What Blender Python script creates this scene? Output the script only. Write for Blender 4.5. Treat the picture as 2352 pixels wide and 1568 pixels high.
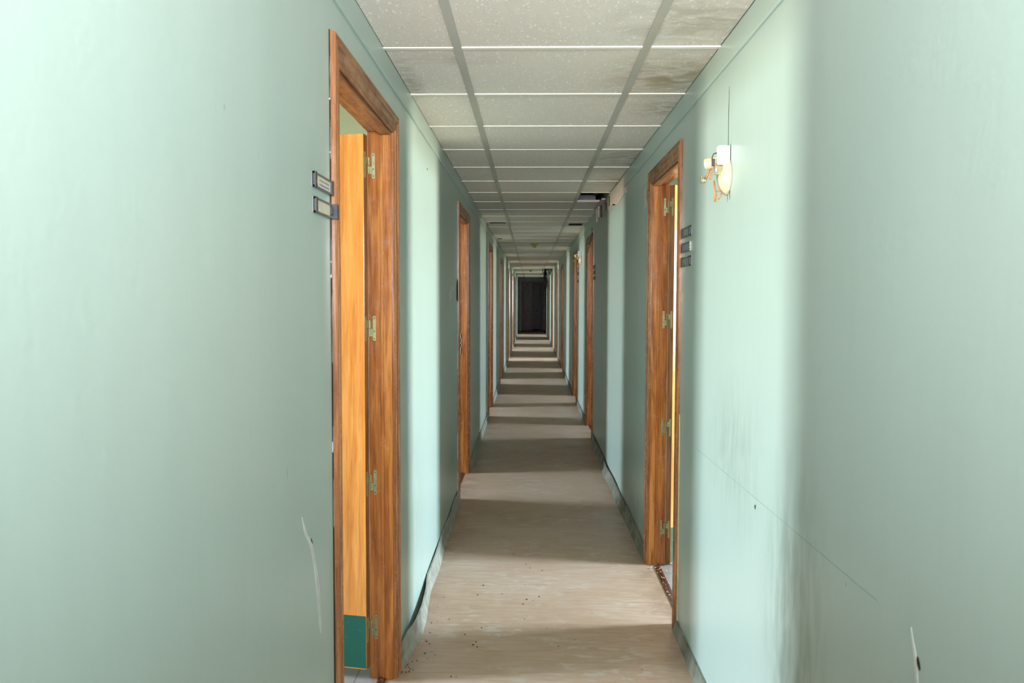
import bpy, bmesh, math, random
from mathutils import Vector, Matrix
random.seed(7)
for o in list(bpy.data.objects): bpy.data.objects.remove(o)
SC = bpy.context.scene
C = SC.collection

# ------------------------------------------------------------------ camera
CAM_H = 1.45
FPX, YAW, PITCH, ROLL = 1888.67, -0.022174, -0.052958, 0.002816
cd = bpy.data.cameras.new('camera'); cam = bpy.data.objects.new('camera', cd); C.objects.link(cam)
cy, sy, cp, sp = math.cos(YAW), math.sin(YAW), math.cos(PITCH), math.sin(PITCH)
f = Vector((sy*cp, cy*cp, sp)); r0 = Vector((cy, -sy, 0)); u0 = r0.cross(f)
r = math.cos(ROLL)*r0 + math.sin(ROLL)*u0; u = -math.sin(ROLL)*r0 + math.cos(ROLL)*u0
M = Matrix((r, u, -f)).transposed().to_4x4(); M.translation = (0, 0, CAM_H)
cam.matrix_world = M
cd.sensor_width = 36; cd.sensor_fit = 'HORIZONTAL'; cd.lens = FPX/2352*36
cd.clip_start = 0.02; cd.clip_end = 200
cd.dof.use_dof = True; cd.dof.focus_distance = 4.6; cd.dof.aperture_fstop = 7.0
SC.camera = cam

# ------------------------------------------------------------------ world, view
w = bpy.data.worlds.new('world'); SC.world = w; w.use_nodes = True
bg = w.node_tree.nodes['Background']; bg.inputs[0].default_value = (0.55, 0.75, 1, 1); bg.inputs[1].default_value = 0.15
SC.view_settings.view_transform = 'Standard'; SC.view_settings.look = 'None'
SC.view_settings.exposure = 0.55; SC.view_settings.gamma = 1.0; SC.view_settings.use_curve_mapping = False

# ------------------------------------------------------------------ layout (metres)
XL, XR = -0.511, 0.6455          # corridor wall faces
HC = 2.302                       # suspended ceiling
HS = 2.50                        # slab above
TH = 0.083                       # corridor wall thickness
YN, YF = -0.75, 36.6              # near and far end walls
ROOM = 3.5                       # depth of the side rooms
TOP = 2.124                      # top of door casings
TILE = 0.643; SEAM0 = 2.860; BARS = (-0.2517, 0.3914)
# (start, end) of casing along the corridor, hinge side
LD = [(2.105, 3.12, 'far'), (5.77, 6.80, 'near'), (9.93, 10.93, 'near'), (13.7, 14.75, 'near'),
      (18.8, 19.85, 'near'), (22.35, 23.4, 'near'), (26.1, 27.15, 'near'), (31.8, 32.8, 'near')]
RD = [(3.54, 4.50, 'far'), (8.4, 9.40, 'near'), (11.27, 12.27, 'near'), (16.0, 17.0, 'near'),
      (19.0, 20.05, 'near'), (23.2, 24.25, 'near'), (27.3, 28.3, 'near'), (30.7, 31.7, 'near')]
OPEN_Z = TOP - 0.05              # rough opening height
CW = 0.07                        # casing width

# daylight through the side windows: sky light falls downwards, light off the sunny ground goes up
def area(name, loc, aim, sx, sz, power, col, spread=180):
    l = bpy.data.lights.new(name, 'AREA'); l.shape = 'RECTANGLE'; l.size = sx; l.size_y = sz
    l.energy = power; l.color = col; l.spread = math.radians(spread)
    o = bpy.data.objects.new(name, l); C.objects.link(o); o.location = loc
    o.rotation_euler = Vector(aim).to_track_quat('-Z', 'Y').to_euler()
    return o
SKY_P, GND_P = 90, 62
SKY_C, GND_C = (0.68, 0.86, 1.0), (1.0, 0.92, 0.64)
WW, WZ0, WZ1 = 0.66, 1.0, 2.05
def daylight(side, yc, k=1.0):
    s = -1 if side == 'L' else 1
    x = (XL if s < 0 else XR) + s*(TH + ROOM - 0.03)
    area('window_skylight', (x, yc, (WZ0+WZ1)/2+.01), (-s, 0, -0.38), WW, WZ1-WZ0, SKY_P*k, SKY_C, 75)
    area('window_groundlight', (x-s*.012, yc, (WZ0+WZ1)/2), (-s, 0, 0.36), WW, WZ1-WZ0, GND_P*k, GND_C, 75)
KL = [0.52, .34, .36, .40, .55, .6, .6, .6]
KR = [.74, .28, .34, .40, .55, .6, .6, .6]
for (a, b, h), k in zip(LD, KL): daylight('L', (a+b)/2, k)
for (a, b, h), k in zip(RD, KR): daylight('R', (a+b)/2, k)
# window behind the camera at the near end of the corridor
NEAR_P = 41
area('near_window_light', ((XL+XR)/2, YN+0.06, 1.72), (0, 1, 0.26), 0.9, 0.7, NEAR_P, (0.90, 0.95, 1.0), 98)

# ------------------------------------------------------------------ materials
def srgb(r, g, b):
    c = []
    for v in (r, g, b):
        v /= 255; c.append(v/12.92 if v <= .04045 else ((v+.055)/1.055)**2.4)
    return (*c, 1)
class NT:
    def __init__(s, name, rough=0.5, spec=0.5):
        s.m = bpy.data.materials.new(name); s.m.use_nodes = True; s.t = s.m.node_tree
        s.b = s.t.nodes['Principled BSDF']; s.b.inputs['Roughness'].default_value = rough
        s.b.inputs['Specular IOR Level'].default_value = spec
        s.co = s.t.nodes.new('ShaderNodeTexCoord')
    def n(s, t, **k):
        n = s.t.nodes.new(t)
        for a, v in k.items(): setattr(n, a, v)
        return n
    def link(s, a, b): s.t.links.new(a, b)
    def map(s, scale=(1,1,1), rot=(0,0,0), loc=(0,0,0), src='Object'):
        m = s.n('ShaderNodeMapping'); s.link(s.co.outputs[src], m.inputs[0])
        m.inputs['Scale'].default_value = scale; m.inputs['Rotation'].default_value = rot; m.inputs['Location'].default_value = loc
        return m.outputs[0]
    def noise(s, vec, scale=5, detail=4, rough=.5, dist=0):
        n = s.n('ShaderNodeTexNoise'); s.link(vec, n.inputs['Vector'])
        n.inputs['Scale'].default_value = scale; n.inputs['Detail'].default_value = detail
        n.inputs['Roughness'].default_value = rough; n.inputs['Distortion'].default_value = dist
        return n.outputs['Fac']
    def ramp(s, fac, stops):
        n = s.n('ShaderNodeValToRGB'); s.link(fac, n.inputs[0]); e = n.color_ramp.elements
        while len(e) < len(stops): e.new(0.5)
        for i, (p, c) in enumerate(stops): e[i].position = p; e[i].color = c if len(c) == 4 else (*c, 1)
        return n.outputs[0]
    def mix(s, fac, a, b, mode='MIX'):
        n = s.n('ShaderNodeMix', data_type='RGBA', blend_type=mode)
        for v, i in ((fac, 0), (a, 6), (b, 7)):
            if hasattr(v, 'is_linked') or hasattr(v, 'links'): s.link(v, n.inputs[i])
            else: n.inputs[i].default_value = v
        return n.outputs[2]
    def math(s, op, a, b=0.0):
        n = s.n('ShaderNodeMath', operation=op)
        for v, i in ((a, 0), (b, 1)):
            if hasattr(v, 'links'): s.link(v, n.inputs[i])
            else: n.inputs[i].default_value = v
        return n.outputs[0]
    def blob(s, c, rad):       # 0..1 mask around a point, ellipsoidal
        m = s.map(tuple(1/x for x in rad), (0,0,0), tuple(-a/x for a, x in zip(c, rad)))
        d = s.n('ShaderNodeVectorMath', operation='LENGTH'); s.link(m, d.inputs[0])
        q = s.n('ShaderNodeMapRange'); s.link(d.outputs['Value'], q.inputs[0])
        q.inputs[1].default_value = 1.0; q.inputs[2].default_value = 0.0
        return q.outputs[0]
    def bump(s, h, strength=.2, dist=.002):
        n = s.n('ShaderNodeBump'); s.link(h, n.inputs['Height'])
        n.inputs['Strength'].default_value = strength; n.inputs['Distance'].default_value = dist
        s.link(n.outputs[0], s.b.inputs['Normal']); return n
    def col(s, c):
        if hasattr(c, 'links'): s.link(c, s.b.inputs['Base Color'])
        else: s.b.inputs['Base Color'].default_value = c
        return s

def G(v): return (v, v, v, 1)
def wall_paint(name, base, stains):
    s = NT(name, .34, .35)
    n1 = s.noise(s.map((1, 1, .35)), 2.2, 3, .55)
    c = s.mix(s.ramp(n1, [(.3, G(0)), (.75, G(1))]), base, tuple(v*.93 for v in base[:3])+(1,))
    st = s.noise(s.map((7, 7, .5)), 3.5, 5, .6)
    c = s.mix(s.math('MULTIPLY', s.ramp(st, [(.52, G(0)), (.74, G(1))]), .12), c, srgb(150, 168, 148))
    sp = s.noise(s.map((1, 1, .6)), 26, 2, .5)
    c = s.mix(s.math('MULTIPLY', s.ramp(sp, [(.775, G(0)), (.79, G(1))]), .4), c, srgb(96, 104, 88))
    for (cen, rad, amt) in stains:
        b = s.blob(cen, rad)
        g = s.noise(s.map((4, 5, 1.1)), 5, 6, .65)
        k = s.math('MULTIPLY', s.math('MULTIPLY', b, s.ramp(g, [(.38, G(0)), (.62, G(1))])), amt)
        c = s.mix(k, c, srgb(84, 92, 72))
    s.col(c)
    hb = s.noise(s.map((1, 1, 1)), 60, 3, .5)
    hb2 = s.noise(s.map((1, 1, .25)), 4, 2, .5)
    s.bump(s.math('ADD', s.math('MULTIPLY', hb, .25), hb2), .35, .004)
    return s.m
PAINT = srgb(167, 183, 175)
M_WALL_L = wall_paint('mint_wall_paint_left', PAINT, [((XL, 5.4, .35), (1, .5, .4), .5), ((XL, 3.6, .5), (1, .5, .5), .25)])
M_WALL_R = wall_paint('mint_wall_paint_right', PAINT,
    [((XR, 2.0, .62), (1, .3, .55), .55), ((XR, 2.6, .95), (1, .4, .3), .35), ((XR, 5.2, .15), (1, .9, .22), 1.0), ((XR, 3.4, .9), (1, .25, .3), .3)])
def mat_simple(name, c, rough=.5, spec=.5, metal=0, var=.12, scale=30, bump=0):
    s = NT(name, rough, spec); n = s.noise(s.map(), scale, 4, .6)
    s.col(s.mix(s.ramp(n, [(.35, G(0)), (.7, G(1))]), c, tuple(v*(1-var*2) for v in c[:3])+(1,)))
    s.b.inputs['Metallic'].default_value = metal
    if bump: s.bump(n, bump, .003)
    return s.m
M_ROOM = mat_simple('pale_green_room_paint', srgb(206, 215, 200), .6, .2, 0, .03, 3)
M_ROOM2 = mat_simple('darkened_green_room_paint', srgb(138, 156, 132), .7, .2, 0, .1, 3)  # outer room walls coloured darker so less light bounces into the corridor
M_ROOMF = None
def wood(name, light, mid, dark, axis, rough=.24, wear=0.0, spec=.5):
    s = NT(name, rough, spec)
    st = [14, 14, 14]; st[axis] = 0.9
    g = s.noise(s.map(tuple(st)), 3.0, 6, .62, .6)
    c = s.ramp(g, [(.30, dark), (.47, mid), (.62, light)])
    st2 = [60, 60, 60]; st2[axis] = 2.2
    g2 = s.noise(s.map(tuple(st2)), 3.2, 4, .7)
    c = s.mix(s.math('MULTIPLY', s.ramp(g2, [(.5, G(0)), (.68, G(1))]), .5), c, dark)
    if wear:
        wn = s.noise(s.map((6, 6, 6)), 3, 5, .7)
        c = s.mix(s.math('MULTIPLY', s.ramp(wn, [(.55, G(0)), (.72, G(1))]), wear), c, srgb(150, 118, 92))
    s.col(c); s.bump(g2, .12, .001)
    rr = s.ramp(s.noise(s.map((5, 5, 5)), 4, 3, .6), [(.3, G(rough*.8)), (.7, G(min(1, rough*1.5)))])
    s.link(rr, s.b.inputs['Roughness'])
    return s.m
W_L, W_M, W_D = srgb(178, 122, 80), srgb(150, 97, 60), srgb(106, 66, 42)
M_WOOD_V = wood('varnished_oak_upright', W_L, W_M, W_D, 2, .22, .15)
M_WOOD_H = wood('varnished_oak_head', srgb(165, 120, 84), srgb(138, 92, 60), srgb(100, 62, 40), 1, .38, .35)
M_WOOD_JAMB = wood('varnished_oak_jamb', srgb(200, 132, 68), srgb(174, 106, 52), srgb(124, 70, 36), 2, .2, .08)
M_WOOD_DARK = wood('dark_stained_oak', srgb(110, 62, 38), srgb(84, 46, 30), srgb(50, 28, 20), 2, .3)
M_LEAF = wood('orange_door_veneer', srgb(226, 156, 84), srgb(214, 140, 70), srgb(186, 112, 52), 2, .16, .0)
M_LEAFEDGE = wood('oak_door_edge', srgb(160, 106, 60), srgb(134, 84, 46), srgb(92, 56, 32), 2, .35, .1)
def kick_mat():
    s = NT('teal_kick_plate_laminate', .45)
    n = s.noise(s.map((1, 1, 1)), 38, 4, .7)
    c = s.mix(s.ramp(n, [(.66, G(0)), (.72, G(.8))]), srgb(22, 86, 70), srgb(140, 170, 155))
    s.col(c); return s.m
M_KICK = kick_mat()
M_HINGE = mat_simple('dull_zinc_hinge_metal', srgb(176, 172, 130), .42, .5, .55, .15, 60)
M_STEEL = mat_simple('worn_steel', srgb(190, 185, 172), .35, .5, .8, .2, 80)
M_SCREW = mat_simple('dark_screw_metal', srgb(70, 62, 48), .5, .5, .5)
M_STRIP = mat_simple('grey_green_rubber_skirting', srgb(166, 166, 154), .42, .5, 0, .25, 14)
M_STRIPR = mat_simple('dirty_grey_skirting', srgb(138, 136, 122), .5, .4, 0, .35, 9)
M_PLASTER = mat_simple('bare_plaster', srgb(206, 192, 182), .9, .1, 0, .18, 25, .4)
M_SCUFF = mat_simple('thin_white_filler', srgb(206, 206, 198), .85, .1, 0, .1, 25)
M_HOLE = mat_simple('dark_hole_in_plaster', srgb(48, 38, 32), .9, .1)
M_BLACK = mat_simple('black_plastic', srgb(34, 32, 38), .45)
M_SIGNFRAME = mat_simple('grey_sign_channel', srgb(120, 120, 108), .35, .5, .3)
M_CARD = mat_simple('aged_cream_card', srgb(205, 198, 178), .6, .3, 0, .05)
M_CARDG = mat_simple('grey_blank_card', srgb(128, 138, 138), .6, .3, 0, .08)
M_INKY = mat_simple('yellow_ink', srgb(205, 180, 70), .6)
M_INKB = mat_simple('violet_blue_ink', srgb(110, 105, 150), .6)
M_INKG = mat_simple('faded_grey_ink', srgb(140, 134, 120), .6)
M_WHITE = mat_simple('yellowed_white_plastic', srgb(200, 188, 158), .35, .5, 0, .06, 12)
M_WHITE2 = mat_simple('clean_white_plastic', srgb(226, 222, 212), .35, .5, 0, .02)
M_COPPER = mat_simple('orange_oxidised_wire', srgb(206, 128, 62), .5, .5, .2, .2, 90)
M_TAG = mat_simple('olive_tarnished_plate', srgb(140, 136, 96), .4, .5, .5, .2, 60)
M_CABLE = mat_simple('black_cable_sheath', srgb(28, 28, 28), .6, .3)
M_YELLOWED = mat_simple('yellowed_lamp_plastic', srgb(190, 176, 96), .5, .4)
M_DUST = mat_simple('brown_grit', srgb(120, 92, 66), .95, .1, 0, .3, 200)
M_GRIT = mat_simple('pale_plaster_crumbs', srgb(196, 182, 160), .95, .1)
M_BOARD = mat_simple('grey_board_edge', srgb(150, 148, 156), .8, .2, 0, .25, 60)
M_SLAB = mat_simple('concrete_slab', srgb(120, 118, 112), .9, .1)
M_WINF = mat_simple('white_window_frame', srgb(225, 225, 220), .4)

def ceil_mat():
    s = NT('fissured_mineral_tile', .85, .15)
    n = s.noise(s.map((1, 1, 1)), 1.3, 3, .5)
    c = s.mix(n, srgb(228, 218, 206), srgb(220, 211, 200))
    v = s.noise(s.map((120, 48, 1), (0, 0, .35)), 1, 2, .55, .6)
    fl = s.ramp(v, [(.585, G(0)), (.65, G(1))])
    c = s.mix(s.math('MULTIPLY', fl, .85), c, srgb(250, 246, 240))
    sp = s.noise(s.map((1, 1, 1)), 70, 2, .6)
    c = s.mix(s.math('MULTIPLY', s.ramp(sp, [(.70, G(0)), (.74, G(1))]), .5), c, srgb(140, 130, 112))
    for cen, rad, colr, amt, sc in [((.55, 3.22, HC), (.34, .42, 1), srgb(150, 132, 86), .6, 6), ((.50, 2.6, HC), (.3, .3, 1), srgb(150, 138, 110), .45, 7),
                      ((.60, 3.75, HC), (.2, .25, 1), srgb(150, 138, 110), .5, 8), ((.62, 5.1, HC), (.28, .5, 1), srgb(126, 122, 108), .5, 7),
                      ((.62, 6.1, HC), (.3, .4, 1), srgb(110, 106, 92), .4, 7), ((-.48, 3.3, HC), (.06, .4, 1), srgb(110, 106, 92), .4, 8),
                      ((-.3, 3.0, HC), (.3, .1, 1), srgb(150, 128, 96), .2, 8)]:
        b = s.blob(cen, rad); g = s.noise(s.map((1, 2.2, 1)), sc, 5, .6, .8)
        c = s.mix(s.math('MULTIPLY', s.math('MULTIPLY', b, s.ramp(g, [(.36, G(0)), (.6, G(1))])), amt*1.5), c, colr)
    s.col(c)
    s.bump(s.math('ADD', fl, s.math('MULTIPLY', sp, -.4)), .4, .004)
    return s.m
M_TILE = ceil_mat()
M_TBAR = mat_simple('ceiling_rail_shadowed_sheen', srgb(186, 183, 171), .4, .5, 0, .05, 6)  # shadowed sheen of the long rails put into their colour
M_TCROSS = mat_simple('white_ceiling_cross_rail', srgb(236, 228, 214), .5, .4, 0, .05, 8)

def floor_mat():
    s = NT('worn_beige_lino', .42, .4)
    big = s.noise(s.map((1, 1.4, 1)), 1.1, 4, .6)
    c = s.ramp(big, [(.3, srgb(168, 140, 120)), (.5, srgb(178, 152, 134)), (.7, srgb(186, 165, 151))])
    stk = s.noise(s.map((2.2, 26, 1)), 2.2, 5, .62, .4)
    c = s.mix(s.math('MULTIPLY', s.ramp(stk, [(.42, G(0)), (.66, G(1))]), .45), c, srgb(154, 120, 88))
    fine = s.noise(s.map((12, 120, 1)), 1.5, 3, .6)
    c = s.mix(s.math('MULTIPLY', s.ramp(fine, [(.5, G(0)), (.75, G(1))]), .3), c, srgb(196, 168, 138))
    patch = s.noise(s.map((6, 15, 1)), 1.6, 5, .62, .5)
    mask = s.noise(s.map((1, 1, 1), loc=(3, 1, 0)), 1.7, 2, .5)
    k = s.math('MULTIPLY', s.ramp(patch, [(.53, G(0)), (.62, G(1))]), s.ramp(mask, [(.42, G(0)), (.62, G(1))]))
    c = s.mix(s.math('MULTIPLY', k, .42), c, srgb(204, 200, 192))
    dk = s.noise(s.map((1, 1.6, 1)), 30, 2, .5)
    c = s.mix(s.math('MULTIPLY', s.ramp(dk, [(.745, G(0)), (.77, G(1))]), .6), c, srgb(92, 70, 50))
    # patchy brown darkening towards the walls
    sx = s.n('ShaderNodeSeparateXYZ'); s.link(s.co.outputs['Object'], sx.inputs[0])
    ex = s.math('ABSOLUTE', s.math('SUBTRACT', sx.outputs[0], (XL+XR)/2))
    er = s.n('ShaderNodeMapRange'); s.link(ex, er.inputs[0]); er.inputs[1].default_value = .44; er.inputs[2].default_value = .58
    en = s.noise(s.map((1, 1, 1)), 7, 4, .6)
    c = s.mix(s.math('MULTIPLY', s.math('MULTIPLY', er.outputs[0], s.ramp(en, [(.35, G(0)), (.65, G(1))])), .5), c, srgb(100, 80, 56))
    # butt seam of the sheet flooring
    s.col(c)
    rr = s.ramp(s.noise(s.map((1, 1, 1)), 3, 4, .6), [(.3, G(.34)), (.7, G(.55))]); s.link(rr, s.b.inputs['Roughness'])
    s.bump(s.math('ADD', stk, s.math('MULTIPLY', fine, .4)), .12, .002)
    return s.m
M_FLOOR = floor_mat()
def rfloor():
    s = NT('pale_room_tile_floor', .3, .5)
    b = s.n('ShaderNodeTexBrick'); s.link(s.map(), b.inputs['Vector']); b.offset = 0; b.inputs['Scale'].default_value = 1
    b.inputs['Brick Width'].default_value = .33; b.inputs['Row Height'].default_value = .33; b.inputs['Mortar Size'].default_value = .003
    b.inputs['Color1'].default_value = srgb(150, 140, 134); b.inputs['Color2'].default_value = srgb(144, 134, 128); b.inputs['Mortar'].default_value = srgb(110, 90, 84)
    s.col(b.outputs[0]); return s.m
M_ROOMF = rfloor()

# ------------------------------------------------------------------ mesh helpers
def tag(o, label=None, cat=None, group=None, kind=None):
    if label: o['label'] = label
    if cat: o['category'] = cat
    if group: o['group'] = group
    if kind: o['kind'] = kind
    return o
def box(bm, x0, x1, y0, y1, z0, z1, mi=0, mat=None):
    vs = [bm.verts.new((x, y, z)) for x in (x0, x1) for y in (y0, y1) for z in (z0, z1)]
    if mat is not None:
        for v in vs: v.co = mat @ v.co
    fs = [(0,1,3,2), (4,6,7,5), (0,4,5,1), (2,3,7,6), (0,2,6,4), (1,5,7,3)]
    out = []
    for q in fs:
        fc = bm.faces.new([vs[i] for i in q]); fc.material_index = mi; out.append(fc)
    return out
def build(name, bm, mats, parent=None, smooth=False, bevel=0, loc=None):
    bmesh.ops.recalc_face_normals(bm, faces=bm.faces)
    me = bpy.data.meshes.new(name); bm.to_mesh(me); bm.free()
    for m in (mats if isinstance(mats, (list, tuple)) else [mats]): me.materials.append(m)
    if smooth:
        for p in me.polygons: p.use_smooth = True
    o = bpy.data.objects.new(name, me); C.objects.link(o)
    if parent: o.parent = parent
    if loc: o.location = loc
    if bevel:
        b = o.modifiers.new('bevel', 'BEVEL'); b.width = bevel; b.segments = 2; b.limit_method = 'ANGLE'
    return o
def empty(name, loc, **k):
    o = bpy.data.objects.new(name, None); C.objects.link(o); o.location = loc; o.empty_display_size = .1
    return tag(o, **k)
def tube(bm, pts, rad, n=8, mi=0, cap=True):
    pts = [Vector(p) for p in pts]; rings = []
    up = Vector((0.13, .2, 1)).normalized()
    for i, p in enumerate(pts):
        d = (pts[min(i+1, len(pts)-1)] - pts[max(i-1, 0)]).normalized()
        a = d.cross(up)
        if a.length < 1e-3: a = d.cross(Vector((1, 0, 0)))
        a.normalize(); b = d.cross(a)
        rr = rad[i] if isinstance(rad, (list, tuple)) else rad
        rings.append([bm.verts.new(p + rr*(math.cos(t)*a + math.sin(t)*b)) for t in [2*math.pi*k/n for k in range(n)]])
    for A, B in zip(rings, rings[1:]):
        for k in range(n):
            fc = bm.faces.new((A[k], A[(k+1) % n], B[(k+1) % n], B[k])); fc.material_index = mi
    if cap:
        bm.faces.new(rings[0]).material_index = mi; bm.faces.new(rings[-1][::-1]).material_index = mi
def lathe(bm, prof, M4, n=32, mi=0, sy=1.0):
    rings = []
    for (rr, h) in prof:
        rings.append([bm.verts.new(M4 @ Vector((rr*math.cos(t), sy*rr*math.sin(t), h))) for t in [2*math.pi*k/n for k in range(n)]])
    for A, B in zip(rings, rings[1:]):
        for k in range(n): bm.faces.new((A[k], A[(k+1) % n], B[(k+1) % n], B[k])).material_index = mi
    bm.faces.new(rings[0]).material_index = mi; bm.faces.new(rings[-1][::-1]).material_index = mi

# ------------------------------------------------------------------ the setting
# floor
bm = bmesh.new(); box(bm, XL-TH*.5, XR+TH*.5, YN-.1, YF+1.6, -.12, 0)
floor = tag(build('floor', bm, M_FLOOR), 'worn beige-brown sheet flooring running the whole length of the corridor', 'floor', kind='structure')
for side, x0, x1 in (('left', XL-TH-ROOM-.1, XL-TH*.5), ('right', XR+TH*.5, XR+TH+ROOM+.1)):
    bm = bmesh.new(); box(bm, x0, x1, YN-.1, YF+.1, -.12, 0)
    tag(build('floor_room_'+side, bm, M_ROOMF), 'pale tiled floor of the rooms on the %s side' % side, 'floor', kind='structure')

def wall_run(name, side, doors, mat, label):
    s = -1 if side == 'L' else 1
    X0 = XL if s < 0 else XR; X1 = X0 + s*TH
    xa, xb = min(X0, X1), max(X0, X1)
    bm = bmesh.new(); y = YN-.1
    for a, b, h in doors:
        a2, b2 = a+.045, b-.045
        n = max(1, int((a2-y)/1.0))
        box(bm, xa, xb, y, a2, 0, HS)
        box(bm, xa, xb, a2, b2, OPEN_Z+.008, HS); y = b2
    box(bm, xa, xb, y, YF+.1, 0, HS)
    bmesh.ops.remove_doubles(bm, verts=bm.verts, dist=.0001)
    for fc in bm.faces:
        cx = sum(v.co.x for v in fc.verts)/len(fc.verts)
        fc.material_index = 1 if abs(cx-X1) < .001 and all(abs(v.co.x-X1) < .001 for v in fc.verts) else 0
    return tag(build(name, bm, [mat, M_ROOM]), label, 'wall', kind='structure')
wallL = wall_run('wall_left', 'L', LD, M_WALL_L, 'mint green painted corridor wall on the left, pierced by doorways')
wallR = wall_run('wall_right', 'R', RD, M_WALL_R, 'mint green painted corridor wall on the right, pierced by doorways')

# painted band under the ceiling (cornice strip) on both walls
BZ = 2.212
def band(name, side, gaps):
    s = 1 if side == 'L' else -1; X0 = XL if side == 'L' else XR
    bm = bmesh.new(); y = YN
    for (a, b) in gaps+[(YF, YF)]:
        prof = [(0, BZ), (.006, BZ), (.009, BZ+.006), (.009, BZ+.012), (.005, BZ+.016), (.005, HC), (0, HC)]
        R = []
        for yy in (y, a): R.append([bm.verts.new((X0+s*p[0], yy, p[1])) for p in prof])
        for i in range(len(prof)): bm.faces.new((R[0][i], R[0][(i+1) % 7], R[1][(i+1) % 7], R[1][i]))
        bm.faces.new(R[0]); bm.faces.new(R[1])
        y = b
    return tag(build(name, bm, M_WALL_L if side == 'L' else M_WALL_R),
               'green painted band along the top of the %s wall' % ('left' if side == 'L' else 'right'), 'trim', kind='structure')
band('trim_1', 'L', [])
band('trim_2', 'R', [(5.72, 7.75)])

# far end wall with its doorway, near end wall with window opening, outer walls with windows
FD0, FD1, FDT = -.39, .61, 2.19
bm = bmesh.new()
box(bm, XL, FD0+.05, YF, YF+.1, 0, HS); box(bm, FD1-.05, XR, YF, YF+.1, 0, HS); box(bm, FD0+.05, FD1-.05, YF, YF+.1, FDT-.05, HS)
tag(build('wall_far', bm, M_WALL_L), 'dim green wall closing the far end of the corridor', 'wall', kind='structure')
bm = bmesh.new()
box(bm, XL-TH, XR+TH, YN-.1, YN, 0, 1.3); box(bm, XL-TH, XR+TH, YN-.1, YN, 2.12, HS)
box(bm, XL-TH, -.42, YN-.1, YN, 1.3, 2.12); box(bm, .56, XR+TH, YN-.1, YN, 1.3, 2.12)
tag(build('wall_near', bm, M_WALL_L), 'green end wall with a window at the near end of the corridor', 'wall', kind='structure')
bm = bmesh.new()   # room past the far door, its darkness put into the wall colour
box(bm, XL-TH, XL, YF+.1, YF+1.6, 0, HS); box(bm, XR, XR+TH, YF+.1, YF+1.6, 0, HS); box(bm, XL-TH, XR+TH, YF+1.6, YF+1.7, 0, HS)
tag(build('wall_far_room', bm, M_WOOD_DARK), 'walls of the room beyond the far doorway, coloured dark to stand for the unlit space', 'wall', kind='structure')

for side, doors in (('L', LD), ('R', RD)):
    s = -1 if side == 'L' else 1; X0 = (XL if s < 0 else XR) + s*(TH+ROOM); X1 = X0 + s*.1
    xa, xb = min(X0, X1), max(X0, X1); nm = 'left' if side == 'L' else 'right'
    bm = bmesh.new(); y = YN-.1
    for a, b, h in doors:
        c = (a+b)/2; a2, b2 = c-WW/2, c+WW/2
        box(bm, xa, xb, y, a2, 0, HS); box(bm, xa, xb, a2, b2, 0, WZ0); box(bm, xa, xb, a2, b2, WZ1, HS); y = b2
    box(bm, xa, xb, y, YF+.1, 0, HS)
    tag(build('wall_outer_'+nm, bm, M_ROOM2), 'green outer wall of the rooms on the %s, darkened to cut bounced light' % nm, 'wall', kind='structure')
    bm = bmesh.new()
    ys = [YN-.05] + [(doors[i][1]+doors[i+1][0])/2 for i in range(len(doors)-1)] + [YF+.05]
    xi, xo = (XL if s < 0 else XR)+s*TH, X0
    for y in ys: box(bm, min(xi, xo), max(xi, xo), y-.04, y+.04, 0, HS)
    tag(build('wall_partition_'+nm, bm, M_ROOM), 'pale green partition walls between the rooms on the %s' % nm, 'wall', kind='structure')
    for i, (a, b, h) in enumerate(doors):
        c = (a+b)/2; bm = bmesh.new(); t = .05
        y0, y1 = c-WW/2, c+WW/2
        xm0, xm1 = min(X0+s*.03, X0+s*.08), max(X0+s*.03, X0+s*.08)
        box(bm, xm0, xm1, y0, y0+t, WZ0, WZ1); box(bm, xm0, xm1, y1-t, y1, WZ0, WZ1)
        box(bm, xm0, xm1, y0, y1, WZ0, WZ0+t); box(bm, xm0, xm1, y0, y1, WZ1-t, WZ1); box(bm, xm0, xm1, c-.03, c+.03, WZ0, WZ1)
        tag(build('window_%d' % (i+1+(8 if s > 0 else 0)), bm, M_WINF), 'white window frame opposite %s doorway number %d from the camera' % (nm, i+1), 'window', kind='structure')

# suspended ceiling: mineral tiles between rails
bm = bmesh.new()
strips = [(XL+.004, BARS[0]), (BARS[0], BARS[1]), (BARS[1], XR-.004)]
k0 = int((YN-SEAM0)//TILE); k1 = int((YF-SEAM0)//TILE)+1
kx = lambda k: SEAM0 + k*TILE
skip = {(2, 6), (1, 9), (1, 10)}
rnd = random.Random(3)
for k in range(k0, k1):
    ya, yb = max(YN, kx(k)), min(YF, kx(k+1))
    for j, (xa, xb) in enumerate(strips):
        if (j, k) in skip: continue
        dz = rnd.uniform(0, .002)
        fs = box(bm, xa+.002, xb-.002, ya+.002, yb-.002, HC+.001+dz, HC+.016+dz)
bmt = bm
ceil_o = tag(build('ceiling', bmt, M_TILE), 'suspended ceiling of off-white fissured mineral tiles with water stains', 'ceiling', kind='structure')
bm = bmesh.new()
for bx in BARS: box(bm, bx-.014, bx+.014, YN, YF, HC-.003, HC+.004)
build('main_rail', bm, M_TBAR, ceil_o)
bm = bmesh.new()
for k in range(k0+1, k1+1):
    y = kx(k)
    if y > YF: break
    for j, (xa, xb) in enumerate(strips):
        g = .014
        if k % 5 == 2 and j == 0 and k > 8: continue
        box(bm, xa+(g if j else 0), xb-(g if j < 2 else 0), y-.0115, y+.0115, HC-.002, HC+.003)
build('cross_rail', bm, M_TCROSS, ceil_o)
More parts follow.
